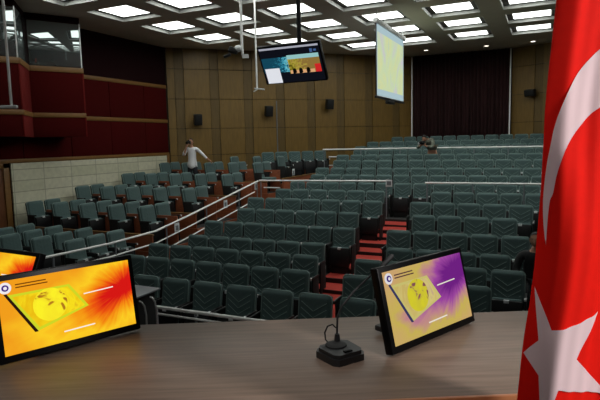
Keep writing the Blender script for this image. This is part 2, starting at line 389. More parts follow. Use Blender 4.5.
# ------------------------------------------------------------------ curtain at the back
mb = MB(); N = 180; za, zb = 2.1, HC-.02
ra = []; 
for i in range(N+1):
    u = i/N; x = -5.34+3.9*u; y = 23.22+.06*sin(u*2*pi*27+.6*sin(u*40))+.02*sin(u*97)
    ra.append((mb.bm.verts.new((x, y, za)), mb.bm.verts.new((x, y, (za+zb)/2)), mb.bm.verts.new((x, y-.0, zb))))
for a, b in zip(ra, ra[1:]):
    for k in (0, 1): mb.bm.faces.new((a[k], b[k], b[k+1], a[k+1]))
cu = part('curtain', mb, CURT, None, None, 80); tag(cu, 'tall dark maroon pleated curtain on the back wall', 'curtain')
sol = cu.modifiers.new('thick', 'SOLIDIFY'); sol.thickness = .01

# ------------------------------------------------------------------ seats
def tilt(y, z): return y + (z-.35)*.16
def seat_meshes():
    D = {}
    mb = MB(); nx, nz = 18, 22; W, z0, z1, cr = .24, .30, .93, .06
    def halfw(z):
        e = max(0, z-(z1-cr))
        return W - (cr-math.sqrt(max(0, cr*cr-e*e))) - .02*max(0, (.5-z)/.2 if z < .5 else 0)
    F, Bk = [], []
    for j in range(nz+1):
        z = z0+(z1-z0)*(j/nz)
        rf, rb = [], []
        for i in range(nx+1):
            s_ = -1+2*i/nx; x = s_*halfw(z-1e-6)
            edge = min(1, (1-abs(s_))/.14, (z1-z)/.045+.001, (z-z0)/.04+.001); bul = .045*math.sqrt(max(0, 1-(1-edge)**2))
            y = -.02-bul-.012*(1-s_*s_)
            if abs(x) < .19 and .42 < z < .86:
                t = (z-.62*abs(x))/.085; g = abs(t-round(t))
                if g < .16: y += .014*(1-g/.16)
            if z < .58: y -= .02*(1-(abs(z-.45)/.15)**2) if abs(z-.45) < .15 else 0
            rf.append(mb.bm.verts.new((x, tilt(y, z), z))); rb.append(mb.bm.verts.new((x, tilt(.02, z), z)))
        F.append(rf); Bk.append(rb)
    for j in range(nz):
        for i in range(nx):
            mb.bm.faces.new((F[j][i], F[j][i+1], F[j+1][i+1], F[j+1][i])); mb.bm.faces.new((Bk[j][i+1], Bk[j][i], Bk[j+1][i], Bk[j+1][i+1]))
        mb.bm.faces.new((F[j][0], F[j+1][0], Bk[j+1][0], Bk[j][0])); mb.bm.faces.new((F[j][nx], Bk[j][nx], Bk[j+1][nx], F[j+1][nx]))
    for i in range(nx):
        mb.bm.faces.new((F[0][i+1], F[0][i], Bk[0][i], Bk[0][i+1])); mb.bm.faces.new((F[nz][i], F[nz][i+1], Bk[nz][i+1], Bk[nz][i]))
    D['backrest'] = mb.mesh('backrest', TEAL, 60)
    mb = MB(); pts = []
    for z in [.34+.08*k for k in range(7)]: pts.append((-.238, tilt(-.028, z), z))
    for k in range(5):
        a = pi-(pi/2)*k/4; pts.append((-.18+.06*cos(a), tilt(-.028, .872+.06*sin(a)), .872+.06*sin(a)))
    pts += [(-x, y, z) for x, y, z in pts[::-1]]
    mb.tube(pts, .0075, 6)
    plain = mb.bm.copy(); m3 = MB(); m3.bm.free(); m3.bm = plain; D['piping_plain'] = m3.mesh('piping', PIPE)
    for k in range(4):
        zb = .47+.085*k
        if k % 1 == 0: mb.tube([(-.185, tilt(-.072, zb+.115), zb+.115), (-.02, tilt(-.083, zb+.012), zb+.012), (0, tilt(-.084, zb), zb), (.02, tilt(-.083, zb+.012), zb+.012), (.185, tilt(-.072, zb+.115), zb+.115)], .0045, 5)
    D['piping'] = mb.mesh('piping', PIPE)
    mb = MB(); mb.box((0, tilt(.036, .58), .58), (.46, .03, .66), .012, rx=-.158); D['back_shell'] = mb.mesh('back_shell', BLACKP)
    mb = MB(); mb.box((0, -.165, .385), (.43, .075, .36), .03, rx=-.1, seg=3); D['seat_pan'] = mb.mesh('seat_pan', TEAL)
    mb = MB(); mb.box((0, -.225, .36), (.44, .05, .38), .018, rx=-.1); mb.box((0, -.20, .10), (.38, .06, .2), .01); D['seat_shell'] = mb.mesh('seat_shell', BLACKP)
    mb = MB(); mb.box((0, -.247, .533), (.07, .006, .03), .002, rx=-.1); mb.box((0, -.225, .556), (.075, .045, .008), .002); D['number_plate'] = mb.mesh('number_plate', WHITEP)
    for s_, nm in ((-1, 'L'), (1, 'R')):
        mb = MB(); mb.box((s_*.2565, -.13, .605), (.03, .34, .03), .008); D['armrest'+nm] = mb.mesh('armrest', BLACKP)
        mb = MB(); mb.box((s_*.2565, -.10, .295), (.024, .26, .59), .008); D['side_panel'+nm] = mb.mesh('side_panel', BLACKM)
        mb = MB(); mb.box((s_*.2565, -.30, .34), (.03, .60, .68), .008); D['wood_panel'+nm] = mb.mesh('side_panel', BROWN)
    mb = MB(); mb.box((.2565, -.304, .607), (.032, .012, .036), .002); mb.box((.2565, -.285, .622), (.03, .04, .005), .001); D['tag_plate'] = mb.mesh('number_plate', WHITEP)
    # a lowered seat
    mb = MB(); mb.box((0, -.30, .42), (.44, .42, .09), .03, seg=3); D['seat_open'] = mb.mesh('seat_pan', TEAL)
    mb = MB(); mb.box((0, -.28, .36), (.42, .38, .05), .015); mb.box((0, -.2, .17), (.3, .08, .34), .01); D['shell_open'] = mb.mesh('seat_shell', BLACKP)
    return D
SM = seat_meshes()
def seat(loc, rz, label, group, detail=True, wood=None, opened=False):
    t = thing('auditorium_seat', label, 'seat', loc, rz, group)
    b = link('backrest', SM['backrest'], t); link('piping', SM['piping_plain' if rz > 1 else 'piping'], b)
    link('back_shell', SM['back_shell'], t)
    if opened: link('seat_pan', SM['seat_open'], t); link('seat_shell', SM['shell_open'], t)
    else:
        link('seat_pan', SM['seat_pan'], t); s_ = link('seat_shell', SM['seat_shell'], t); link('number_plate', SM['number_plate'], s_)
    for k in 'LR':
        if detail or k == 'R':
            a_ = link('armrest', SM['armrest'+k], t)
            if k == 'R': link('number_plate', SM['tag_plate'], a_)
        if wood == k:
            o = link('side_panel', SM['wood_panel'+k], t); o['label'] = 'brown wooden side panel'
        else: link('side_panel', SM['side_panel'+k], t)
    return t
P = .545
for i, (y, z) in enumerate(zip(ROWY, ROWZ)):
    odd = (i % 2 == 0)
    if i >= 8:                                     # behind the cross aisle the rows run through
        x = -7.2+P/2 if odd else -6.95+P/2
        n_ = 0
        while x < .6:
            if (x-.2-A_.x)*DN.x+(y+.12-A_.y)*DN.y > .09 and (x+.2-Cc.x)*EN.x+(y+.12-Cc.y)*EN.y > .09:
                n_ += 1
                seat((x, y, z), 0, 'teal folding seat, %s from the left end, %s row from the back' % (NUM[n_], NUM[17-i]), 'seats in the upper rows', False)
            x += P
        continue
    # left of the aisle, counted from the aisle
    if i == 0: left = [-2.78-.58*k for k in range(7)]
    elif i == 1: left = [-3.28-P/2-P*k for k in range(7)]
    else:
        left = [-3.56-P/2-P*k for k in range(7)] if odd else [-3.82-P/2-P*k for k in range(6)]
    for k, x in enumerate(left):
        seat((x, y, z), 0, 'teal folding seat, %s place left of the red aisle, %s row from the stage' % (NUM[k+1], NUM[i+1]), 'seats left of the red aisle', i < 8)
    if i >= 8: continue
    nr = (5 if odd else 4) if i < 7 else 7
    if i == 0: right = [-2.18+.58*k for k in range(4)]
    elif i == 1: right = [-2.78+P/2+P*k for k in range(4)]
    else: right = [(-2.94 if odd else -2.66)+P/2+P*k for k in range(nr)]
    for k, x in enumerate(right):
        if i >= 7 and x > .55: continue
        seat((x, y, z), 0, 'teal folding seat, %s place right of the red aisle, %s row from the stage' % (NUM[k+1], NUM[i+1]), 'seats right of the red aisle', i < 8)
# seats on the left tiers, facing the aisle
COLX = [-12.25, -11.3, -10.35, -9.4, -8.45]
LR_ = pi/2; LD = Vector((cos(LR_), sin(LR_))); LP = .57
for ci, x in enumerate(COLX[1:]):
    for k in range(3):
        seat((x+.02+LD.x*.56*k, 7.5+LD.y*.56*k, TZ[0]), LR_, 'teal seat on lowest left tier, %s line from the rail, %s from stage' % (NUM[4-ci], NUM[k+1]), 'seats on the lowest left tier')
for tr, y in ((1, 9.75), (2, 11.4), (3, 13.28), (4, 15.15)):
    for ci, x in enumerate(COLX):
        for k in range(2):
            op = (tr == 4 and ci == 4 and k == 0)
            lab = ('teal seat with its cushion lowered, nearest the rail on the fourth stepped tier' if op else
                   'teal seat on %s stepped tier, %s pair from left wall, %s one' % (NUM[tr], NUM[ci+1], 'near' if k == 0 else 'far'))
            t_ = seat((x-.08+LD.x*LP*k, y+LD.y*LP*k, TZ[tr]), LR_, lab, 'paired seats on the left tiers', True, 'L' if k == 1 else None, op)
            t_.scale = (1.04, 1, 1.04)
for ci, x in enumerate(COLX[1:]):
    if ci == 0: continue
    seat((x, 16.66, TZ[5]), pi/2, 'single teal seat on top left tier, %s from the rail' % NUM[4-ci], 'single seats on the top left tier', False)
for k in range(5):
    q = Vector((-9.75, 18.05))+Vector((.707, .707))*(.545*k)
    seat((q.x, q.y, TZ[6]), pi/4, 'teal seat along the wood wall behind the tiers, %s from the left' % NUM[k+1], 'seats along the diagonal wood wall', False)

# low wooden partitions at the front of each tier
for k, w in ((1, 'first'), (2, 'second'), (3, 'third'), (4, 'fourth')):
    t = thing('wooden_partition', 'low brown wooden partition at the front of the %s tier up' % w, 'partition', (0, TY[k]+.02, TZ[k]), 0, 'tier partitions')
    part('panel', MB().box2((-12.3, 0, 0), (-8.0, .04, .36), .006), BROWN, t)
    part('cap_rail', MB().box2((-12.32, -.015, .36), (-7.98, .055, .39), .006), GOLD, t)
t = thing('wooden_partition', 'brown wooden end wall with a white sign beside the upper rows', 'partition', (-7.76, 15.3, TZ[4]), 0, 'tier partitions')
part('panel', MB().box2((-.03, 0, -.36), (.03, 3.1, .42), .006), BROWN, t); part('cap_rail', MB().box2((-.045, -.01, .42), (.045, 3.12, .45), .006), GOLD, t)
# white sign plates with a pictogram
for (y, z, w, y0) in ((9.98, 1.02, 'lowest on the stepped wooden side under the sloping handrail', 0), (12.1, 1.33, 'in the middle of the stepped wooden side under the sloping handrail', 0),
                  (13.8, 1.68, 'at the top of the sloping handrail beside the brown wood', 0), (16.05, 1.96, 'on the brown wooden end wall beside upper rows', 0)):
    t = thing('sign_plate', 'small white sign plate '+w, 'sign', (-7.73 if y > 15 else -7.905, y, z), 0, 'small white sign plates')
    part('plate', MB().box2((0, -.09, -.11), (.008, .09, .11), .002), WHITEP, t)
    part('pictogram', MB().box2((.008, -.05, -.06), (.010, .05, .05)).box2((.008, -.07, -.095), (.010, .07, -.08)), GREYTOP, t)

# ------------------------------------------------------------------ white handrails
def rail(label, top, bars, posts, zfloor, r=.024, group='white handrails', name='handrail'):
    t = thing(name, label, 'handrail', (top[0][0], top[0][1], 0), 0, group); o = Vector((top[0][0], top[0][1], 0))
    part('top_rail', MB().tube([Vector(p)-o for p in top], r, 10), RAILM, t)
    for b in bars: part('lower_rail', MB().tube([Vector(p)-o for p in b], r*.75, 8), RAILM, t)
    for p, zf in posts: part('post', MB().tube([(p[0]-o.x, p[1]-o.y, zf), (p[0]-o.x, p[1]-o.y, p[2])], .018, 8).lathe([(.05, 0), (.05, .012), (.02, .018)], (p[0]-o.x, p[1]-o.y, zf)), GREYTOP, t)
    return t
XR = -7.9
S = [(6.29, ZC-1.914), (7.85, ZC-1.95), (9.24, ZC-1.921), (10.5, ZC-1.73), (13.92, ZC-1.158)]
top = [(XR, y, z) for y, z in S]
def zt(y):
    for (a, za_), (b, zb_) in zip(S, S[1:]):
        if a <= y <= b: return za_+(zb_-za_)*(y-a)/(b-a)
sl = [[(XR, y, zt(y)-d) for y in (6.4, 7.85, 9.24, 10.5, 13.7)] for d in (.27, .52)]
rail('white sloping handrail with lower bars climbing beside the left tiers', top, sl, [((XR, y, zt(y)), next(z for z, yy in zip(TZ[::-1], TY[::-1]) if y >= yy) if False else -.0) for y in (6.5, 8.0, 9.6, 11.2, 12.8, 13.85)], 0)
rail('white level handrail crossing left of the aisle, sticker at its end', [(-7.9, 14.0, ZC-1.15), (-3.87, 14.0, ZC-1.118)], [[(-7.75, 14.0, ZC-1.36), (-7.2, 14.0, ZC-1.36)]],
     [((x, 14.0, ZC-1.14), ROWZ[7]) for x in (-7.85, -6.6, -5.3, -3.95)], 0)
rail('white level handrail crossing right of the aisle, below the camera operator', [(-2.9, 14.0, ZC-1.155), (1.4, 14.0, ZC-1.15)], [],
     [((x, 14.0, ZC-1.15), ROWZ[7]) for x in (-2.85, -1.7, -.5, .8)], 0)
rail('white upper handrail left of the crouching photographer', [(-7.95, 19.2, ZC-.335), (-4.3, 19.2, ZC-.335)], [[(-7.7, 19.2, ZC-.62), (-7.1, 19.2, ZC-.62)], [(-7.7, 19.2, ZC-.95), (-7.2, 19.2, ZC-.95)]],
     [((x, 19.2, ZC-.335), ROWZ[12]) for x in (-7.9, -6.4, -4.9)], 0, r=.028)
rail('white upper handrail right of the crouching photographer', [(-3.62, 19.2, ZC-.335), (1.6, 19.2, ZC-.34)], [],
     [((x, 19.2, ZC-.34), ROWZ[12]) for x in (-3.5, -2.3, -1.2, -.1, 1.0)], 0, r=.028)
rail('white double handrail in front of the front row of seats', [(-5.05, 5.72, .70), (1.0, 5.72, .72)], [[(-5.05, 5.70, .61), (1.0, 5.70, .63)]],
     [((x, 5.72, .70), 0) for x in (-4.95, -4.28, -2.9, -1.5, 0)], 0, r=.023)
t = thing('sticker', 'pale blue sticker at the aisle end of the left level handrail', 'sticker', (-3.86, 13.95, ZC-1.17))
part('plate', MB().box2((-.09, -.008, -.10), (.09, 0, .09), .002), WHITEP, t); part('print', MB().box2((-.06, -.010, -.06), (.06, -.008, .05)), GREYTOP, t)

# ------------------------------------------------------------------ hanging things
TVT = .51497; tv = thing('hanging_television', 'black flat television hanging from the ceiling on a pole, tilted down', 'television', (-3.4193, 7.2708, ZC+.8714), -.01045)
def tilted(p, a, piv=(0, 0, 0)):        # a: forward tilt; x right, z up in the panel, y depth (negative = towards the viewer)
    x, y, z = p; return (x, y*cos(a)-z*sin(a), z*cos(a)+y*sin(a))
def trans(mb, a):
    bmesh.ops.transform(mb.bm, matrix=Matrix.Rotation(a, 4, 'X'), verts=mb.bm.verts); return mb
W, H = 1.0046, .5877
def tvp(nm, lo, hi, m, par=tv, bev=0): 
    return part(nm, trans(MB().box2(lo, hi, bev), TVT), m, par)
tvp('casing', (-W/2, 0, 0), (W/2, .07, H), BLACKG, bev=.008)
sc = tvp('screen', (-W/2+.02, -.004, .02), (W/2-.02, .002, H-.02), glow('tv_black', (14, 16, 24), 1))
VA = ramp_screen('tv_crowd', [(.3, (20, 70, 90)), (.42, (60, 170, 200)), (.5, (130, 210, 220)), (.58, (90, 120, 60)), (.68, (200, 120, 160))], 26, .9)
VB = ramp_screen('tv_room', [(.3, (60, 50, 20)), (.45, (150, 140, 40)), (.55, (190, 170, 70)), (.7, (150, 120, 60))], 14, .8)
part('video_crowd', trans(MB().box2((-W/2+.03, -.007, .18), (-.05, -.004, .41)), TVT), VA, sc)
part('video_room', trans(MB().box2((-.05, -.007, .15), (W/2-.05, -.004, .40)), TVT), VB, sc)
part('video_red', trans(MB().box2((W/2-.14, -.009, .15), (W/2-.05, -.006, .27)), TVT), glow('tv_red', (210, 40, 40), .9), sc)
part('video_table', trans(MB().box2((-.04, -.009, .15), (W/2-.15, -.006, .20)), TVT), glow('tv_peach', (226, 170, 120), .9), sc)
part('video_sky', trans(MB().box2((-.05, -.009, .37), (W/2-.05, -.006, .43)), TVT), glow('tv_sky', (150, 200, 200), .9), sc)
for q in (-.02, .08, .2): part('video_people', trans(MB().lathe([(.0, 0), (.03, .01), (.03, .05), (.018, .075), (.0, .08)], (q+.05, -.009, .15), 8), TVT), BLACKM, sc)
part('white_window', trans(MB().box2((-W/2+.05, -.010, .02), (-W/2+.29, -.006, .25)), TVT), glow('tv_white', (225, 228, 235), .95), sc)
part('title_bar', trans(MB().box2((-W/2+.03, -.007, H-.055), (W/2-.03, -.004, H-.028)), TVT), glow('tv_grey', (170, 172, 185), .9), sc)
part('logo', trans(MB().box2((.33, -.008, H-.14), (.37, -.004, H-.09)).box2((.39, -.008, H-.13), (.43, -.004, H-.10)), TVT), glow('tv_blue', (70, 100, 150), .8), sc)
part('ceiling_pole', MB().tube([(.09, .12-.18, .40), (.09, .12-.18, HC-ZC-.8714)], .034, 10), BLACKP, tv)
part('bracket', MB().box((.09, -.09, .38), (.3, .12, .2), .01, rx=TVT), BLACKP, tv)
# projection screen
ps = thing('projection_screen', 'white roll-down projection screen seen from the side, hanging from the ceiling', 'projection screen', (-4.35, 14.44, 0))
Ls = 3.08
PSM = ramp_screen('projected_picture', [(.32, (196, 220, 200)), (.45, (222, 230, 172)), (.56, (212, 230, 186)), (.72, (212, 206, 222))], .55, .84)  # glow stands in for light thrown by a projector
part('fabric', MB().box2((-.004, .05, ZC+1.22), (.004, Ls-.02, ZC+3.2)), SCRCASE, ps)
part('picture', MB().box2((.005, .12, ZC+1.42), (.007, Ls-.1, ZC+2.98)), PSM, ps)
part('picture_margin', MB().box2((.004, .06, ZC+1.24), (.0055, Ls-.03, ZC+3.18)), glow('picture_margin', (186, 212, 220), .8), ps)  # margin glows too, in place of projected light
part('casing', MB().box2((-.07, -.08, ZC+3.17), (.07, Ls+.08, ZC+3.31), .03), SCRCASE, ps)
part('black_border', MB().box2((-.008, -.03, ZC+1.2), (.008, .05, ZC+3.2), .002), BLACKP, ps)
part('bottom_bar', MB().box2((-.03, -.05, ZC+1.16), (.03, Ls+.02, ZC+1.22), .01), BLACKP, ps)
part('pull_handle', MB().box2((-.06, 1.1, ZC+1.06), (.06, 1.8, ZC+1.16), .02), BLACKP, ps)
for y in (.1, Ls-.1): part('hanger', MB().tube([(0, y, ZC+3.3), (0, y, HC)], .015), SCRCASE, ps)
# rods with small cameras
t = thing('ceiling_camera', 'surveillance camera with white head on a white rod left of the television', 'camera', (-5.92, 9.93, 0), YAW)
part('rod', MB().tube([(0, 0, ZC+1.85), (0, 0, HC)], .028, 10), RAILM, t)
part('camera_body', MB().box((-.19, 0, ZC+1.95), (.2, .12, .13), .03, ry=.3).box((-.32, 0, ZC+1.84), (.16, .1, .05), .015, ry=-.4), BLACKP, t)
part('camera_head', MB().lathe([(.05, -.06), (.07, -.04), (.07, .05), (.05, .07)], (-.09, 0, ZC+1.98), 14, axis=(1, 0, .2)), WHITEP, t)
part('bracket', MB().prism([(0, -.05), (.13, -.05), (.13, .05), (0, .05)], ZC+1.78, ZC+1.86), WHITEP, t)
t = thing('ceiling_microphone', 'thin white ceiling rod with a flat end plate beside the television', 'microphone', (-6.64, 11.8, 0), YAW)
part('rod', MB().tube([(0, 0, ZC+1.33), (0, 0, HC)], .022, 10), RAILM, t)
part('end_plate', MB().box((.06, 0, ZC+1.33), (.26, .09, .03), .01, ry=.12).box((-.03, 0, ZC+1.30), (.14, .07, .025), .01, ry=-.5), WHITEP, t)
t = thing('ceiling_microphone', 'white ceiling rod with a short crosspiece in front of the red wall', 'microphone', (-5.44, 4.08, 0), YAW)
part('rod', MB().tube([(0, 0, ZC+.47), (0, 0, HC)], .014, 10), RAILM, t)
part('crosspiece', MB().box((-.03, 0, ZC+.455), (.19, .05, .035), .012), WHITEP, t)
# wall loudspeakers
for s_, z, w in ((1.09, ZC+.89, 'left of the photographer in white, nearest the red wall'), (3.86, ZC+1.2, 'in the middle of the wood wall beneath the television'), (6.44, ZC+1.48, 'right part of the wood wall near the projection screen')):
    q = A_+DR*s_; t = thing('wall_speaker', 'black wall loudspeaker '+w, 'loudspeaker', (q.x, q.y, z), DANG, 'black wall loudspeakers')
    part('bracket', MB().box((0, -.10, .02), (.08, .16, .08), .01), BLACKM, t)
    part('cabinet', MB().box((0, -.30, 0), (.30, .24, .40), .025, rx=.2), BLACKP, t); part('grille', MB().box((0, -.427, -.026), (.25, .012, .34), .005, rx=.2), BLACKM, t)
q = Cc+ER*.95; t = thing('wall_speaker', 'black wall loudspeaker right of the curtain', 'loudspeaker', (q.x, q.y, ZC+1.68), EANG, 'black wall loudspeakers')
part('bracket', MB().box((0, -.10, .02), (.08, .16, .08), .01), BLACKM, t)
part('cabinet', MB().box((0, -.28, 0), (.40, .22, .26), .025, rx=.2), BLACKP, t); part('grille', MB().box((0, -.397, -.022), (.35, .012, .2), .005, rx=.2), BLACKM, t)

# ------------------------------------------------------------------ stage desk and what stands on it
DK = Matrix.Translation((-1.47286, 1.59779, 0)) @ Matrix.Rotation(YAW+.0425, 4, 'Z')    # origin: far edge of the desk at its visible left
ZD = ZC-.72
desk = thing('stage_desk', 'long brown wood-grain desk on the stage in the foreground', 'desk', (-1.47286, 1.59779, 1.51), YAW+.0425)
part('top', MB().box2((-.62, -.70, .71), (2.1, 0, .75), .004), DESKM, desk)
part('edge_band', MB().box2((-.62, -.712, .705), (2.1, -.699, .7505), .003), DESKE, desk, 'lighter orange-brown edge strip')
part('front_panel', MB().box2((-.60, -.05, .0), (2.07, -.02, .71), .003), DESKM, desk)
for x in (-.56, .72, 2.03): part('side_panel', MB().box2((x-.02, -.66, 0), (x+.02, -.05, .71), .003), DESKM, desk)
d2 = thing('stage_desk', 'neighbouring desk section at left edge carrying the rear monitor', 'desk', (-1.47286, 1.59779, 1.51), YAW+.0425)
part('top', MB().box2((-1.6, .006, .71), (-.40, .60, .75), .004), DESKM, d2); part('front_panel', MB().box2((-1.57, .55, 0), (-.43, .58, .71), .003), DESKM, d2)
for x in (-1.55, -.45): part('side_panel', MB().box2((x-.02, .03, 0), (x+.02, .55, .71), .003), DESKM, d2)

def slide(name, stops, strength, cx, cz):
    m = ramp_screen(name, stops, 5.0, strength, (1, 1, 1), 0, .6); nt = m.node_tree
    r = next(n for n in nt.nodes if n.type == 'VALTORGB'); noi = next(n for n in nt.nodes if n.type == 'TEX_NOISE'); tc = next(n for n in nt.nodes if n.type == 'TEX_COORD')
    sx = nt.nodes.new('ShaderNodeSeparateXYZ'); nt.links.new(tc.outputs['Object'], sx.inputs['Vector'])
    def M_(op, a, b, c=None):
        n = nt.nodes.new('ShaderNodeMath'); n.operation = op
        for i, v in enumerate((a, b, c)):
            if v is None: continue
            if isinstance(v, (int, float)): n.inputs[i].default_value = v
            else: nt.links.new(v, n.inputs[i])
        return n.outputs[0]
    dx = M_('SUBTRACT', sx.outputs['X'], cx); dz = M_('SUBTRACT', sx.outputs['Z'], cz); dz2 = M_('MULTIPLY_ADD', dx, -.28, dz)
    d = M_('SQRT', M_('ADD', M_('MULTIPLY', dx, dx), M_('MULTIPLY', M_('MULTIPLY', dz2, dz2), 7.0)), 0)
    ang = M_('ARCTAN2', dz2, dx); cv = nt.nodes.new('ShaderNodeCombineXYZ')
    nt.links.new(M_('MULTIPLY', ang, 5.0), cv.inputs['X']); nt.links.new(M_('MULTIPLY', d, 3.0), cv.inputs['Y'])
    st = nt.nodes.new('ShaderNodeTexNoise'); st.inputs['Scale'].default_value = 1.6; st.inputs['Detail'].default_value = 4; nt.links.new(cv.outputs['Vector'], st.inputs['Vector'])
    f = M_('MULTIPLY_ADD', d, 1.75, M_('MULTIPLY_ADD', noi.outputs['Fac'], .6, -.30))
    f = M_('ADD', f, M_('MULTIPLY_ADD', st.outputs['Fac'], .26, -.13)); nt.links.new(f, r.inputs['Fac']); return m
ART_Y = slide('slide_warm', [(.09, (214, 24, 20)), (.20, (236, 84, 16)), (.32, (246, 150, 20)), (.47, (252, 204, 36)), (.78, (242, 158, 28))], 1.0, .20, .165)
ART_P = slide('slide_violet', [(.12, (120, 36, 140)), (.30, (168, 76, 170)), (.44, (204, 140, 150)), (.60, (214, 190, 92)), (.85, (218, 176, 120))], .82, .17, .20)
def monitor(label, loc, rz, tl, art, warm, group='monitors on the stage desks', W=.491, H=.291):
    t = thing('monitor', label, 'monitor', loc, rz, group)
    R = lambda mb: trans(mb, -tl)
    part('casing', R(MB().box2((-W/2, 0, 0), (W/2, .035, H), .006).box2((-W/2+.06, .03, .05), (W/2-.06, .055, H-.04), .012)), BLACKG, t)
    b = .019
    s = part('screen', R(MB().box2((-W/2+b, -.002, b+.006), (W/2-b, .004, H-b))), art, t)
    w, h = W-2*b, H-2*b-.006
    def uv(u, v): return (-W/2+b+u*w, H-b-v*h)
    def quad(nm, pts, m, y=-.004, lab=None):
        mb = MB(); k = [uv(*p) for p in pts]; fr = [mb.bm.verts.new((x, y, z)) for x, z in k]; bk = [mb.bm.verts.new((x, y+.002, z)) for x, z in k]
        mb.bm.faces.new(fr); mb.bm.faces.new(bk[::-1]); n = len(k)
        for i in range(n): mb.bm.faces.new((fr[i], fr[(i+1) % n], bk[(i+1) % n], bk[i]))
        return part(nm, R(mb), m, s, lab)
    k_ = 1.0 if warm else .82
    g = lambda nm, c: MATS.get(nm) or glow(nm, c, k_)
    x_ = 'warm_' if warm else 'violet_'
    quad('book_cover', [(.055, .20), (.50, .20), (.63, .56), (.235, .76)], g(x_+'book', (206, 214, 40) if warm else (214, 204, 120)), -.004)
    quad('book_page', [(.09, .235), (.485, .23), (.60, .545), (.25, .71)], ramp_screen(x_+'page', [(.3, (236, 190, 20)), (.5, (248, 224, 30)), (.7, (220, 170, 30))] if warm else [(.3, (214, 190, 110)), (.5, (226, 210, 130)), (.7, (200, 160, 150))], 10, k_), -.0055)
    quad('book_spine', [(.035, .185), (.055, .18), (.24, .765), (.215, .765)], g(x_+'spine', (40, 20, 14) if warm else (60, 60, 100)), -.006)
    circ = lambda cx, cy, r, n=24, a0=0, a1=2*pi: [(cx+r*cos(a0+(a1-a0)*i/n), cy+r*w/h*sin(a0+(a1-a0)*i/n)) for i in range(n)]
    quad('globe', circ(.345, .43, .125), ramp_screen(x_+'globe', [(.30, (252, 240, 40)), (.47, (246, 226, 40)), (.51, (186, 128, 30)), (.66, (128, 84, 30))] if warm else [(.30, (226, 216, 50)), (.47, (216, 204, 60)), (.51, (150, 96, 90)), (.66, (96, 60, 90))], 11, k_), -.007)
    quad('logo', circ(.05, .10, .042), g(x_+'logo', (240, 236, 240)), -.006)
    quad('logo_mark', circ(.05, .10, .024), g(x_+'logomark', (70, 40, 130)), -.008)
    quad('logo_centre', circ(.05, .10, .012), g(x_+'logo', (240, 236, 240)), -.0095)
    dk = g(x_+'caption', (110, 60, 10) if warm else (90, 60, 60))
    for (u0, u1, v) in ((.12, .335, .075), (.12, .345, .115)):
        quad('caption', [(u0, v-.008), (u1, v-.008), (u1, v+.008), (u0, v+.008)], dk, -.005)
    quad('subtitle', [(.60, .372), (.84, .355), (.84, .370), (.60, .388)], g(x_+'white', (250, 240, 226)), -.008)
    quad('footer', [(.42, .848), (.66, .838), (.66, .855), (.42, .865)], g(x_+'white', (250, 240, 226)), -.005)
    part('stand', MB().box((0, .135, -.002+.011), (.22, .14, .022), .006).box((0, .10, .09), (.09, .03, .17), .008, rx=-.28), BLACKP, t)
    return t
monitor('black monitor showing an orange and yellow slide on the desk, nearest left', (-1.5063, 1.3107, ZD+.012), 1.17004, .18036, ART_Y, True)
monitor('black tilted monitor showing a purple and yellow slide on the desk', (-.33890, 1.86533, ZD+.012), 1.13552, .24189, ART_P, False)
monitor('black monitor with a yellow slide, mostly hidden behind the left monitor', (-2.17, 1.418, ZD+.012), -.0614, .40, ART_Y, True)

# gooseneck microphone
mc = thing('gooseneck_microphone', 'black gooseneck conference microphone on the desk, stem leaning right', 'microphone', (-0.609, 1.594, ZD), YAW+.55)
mk = lambda k: [(x*k, y*k) for x, y in ((-.055, -.07), (.055, -.07), (.07, -.05), (.075, .05), (.055, .07), (-.055, .07), (-.075, .05), (-.07, -.05))]
part('base', MB().prism(mk(.9), 0, .022).prism(mk(.8), .022, .034), BLACKP, mc)
part('button', MB().box((.0, -.04, .036), (.03, .015, .006), .002), BLACKG, mc); part('rim_ring', MB().lathe([(.036, .034), (.036, .038), (.028, .041), (.018, .041)], (0, .025, 0), 20), BLACKM, mc)
Mi = Matrix.Translation((-0.609, 1.594, ZD)) @ Matrix.Rotation(YAW+.55, 4, 'Z'); Mi = Mi.inverted()
w2 = lambda p: Mi @ Vector(p)
b0 = Vector((-0.635, 1.632, ZD+.03)); stem = [b0, Vector((-0.635, 1.632, ZD+0.081)), Vector((-0.635, 1.638, ZD+0.122)), Vector((-0.625, 1.648, ZD+0.155)), Vector((-0.591, 1.686, ZD+0.204)), Vector((-0.550, 1.738, ZD+0.248)), Vector((-0.521, 1.774, ZD+0.274))]
part('collar', MB().tube([w2(stem[0]), w2(stem[0]+Vector((0, 0, .035)))], [.012, .008], 12), BLACKP, mc)
part('stem', MB().tube([w2(p) for p in stem], .0036, 8), BLACKM, mc)
part('microphone_head', MB().tube([w2(stem[-1]), w2(stem[-1]+Vector((.006, .006, .006))), w2(stem[-1]+Vector((.03, .03, .035))), w2(stem[-1]+Vector((.034, .034, .04)))], [.005, .008, .009, .005], 10), BLACKM, mc)
lp = [b0+Vector((-.004, 0, .055))]+[b0+Vector((cos(YAW)*x, sin(YAW)*x, z)) for x, z in ((-.015, .068), (-.032, .062), (-.042, .04), (-.04, .015), (-.03, .004))]+[b0+Vector((-.02, .01, 0))]
part('cable', MB().tube([w2(p) for p in lp], .0028, 6), BLACKM, mc)

# control desk on the hall floor at the left, with curved chrome tubes
cd = thing('control_desk', 'black cabinet with a grey top and curved chrome tubes, behind the left monitor', 'desk', (-5.3, 5.05, 0))
part('top', MB().box2((-.5, -.55, 1.06), (.68, .39, 1.085), .006), GREYTOP, cd); part('cabinet', MB().box2((-.47, -.5, 0), (.62, .34, 1.06), .01), BLACKM, cd)
for y in (.06, .26):
    part('chrome_tube', MB().tube([(.63, y, .05), (.66, y, .1), (.70, y, .5), (.70, y, .82), (.68, y, .93), (.65, y-.01, .98), (.62, y-.03, 1.0)], .012, 8), STEEL, cd)

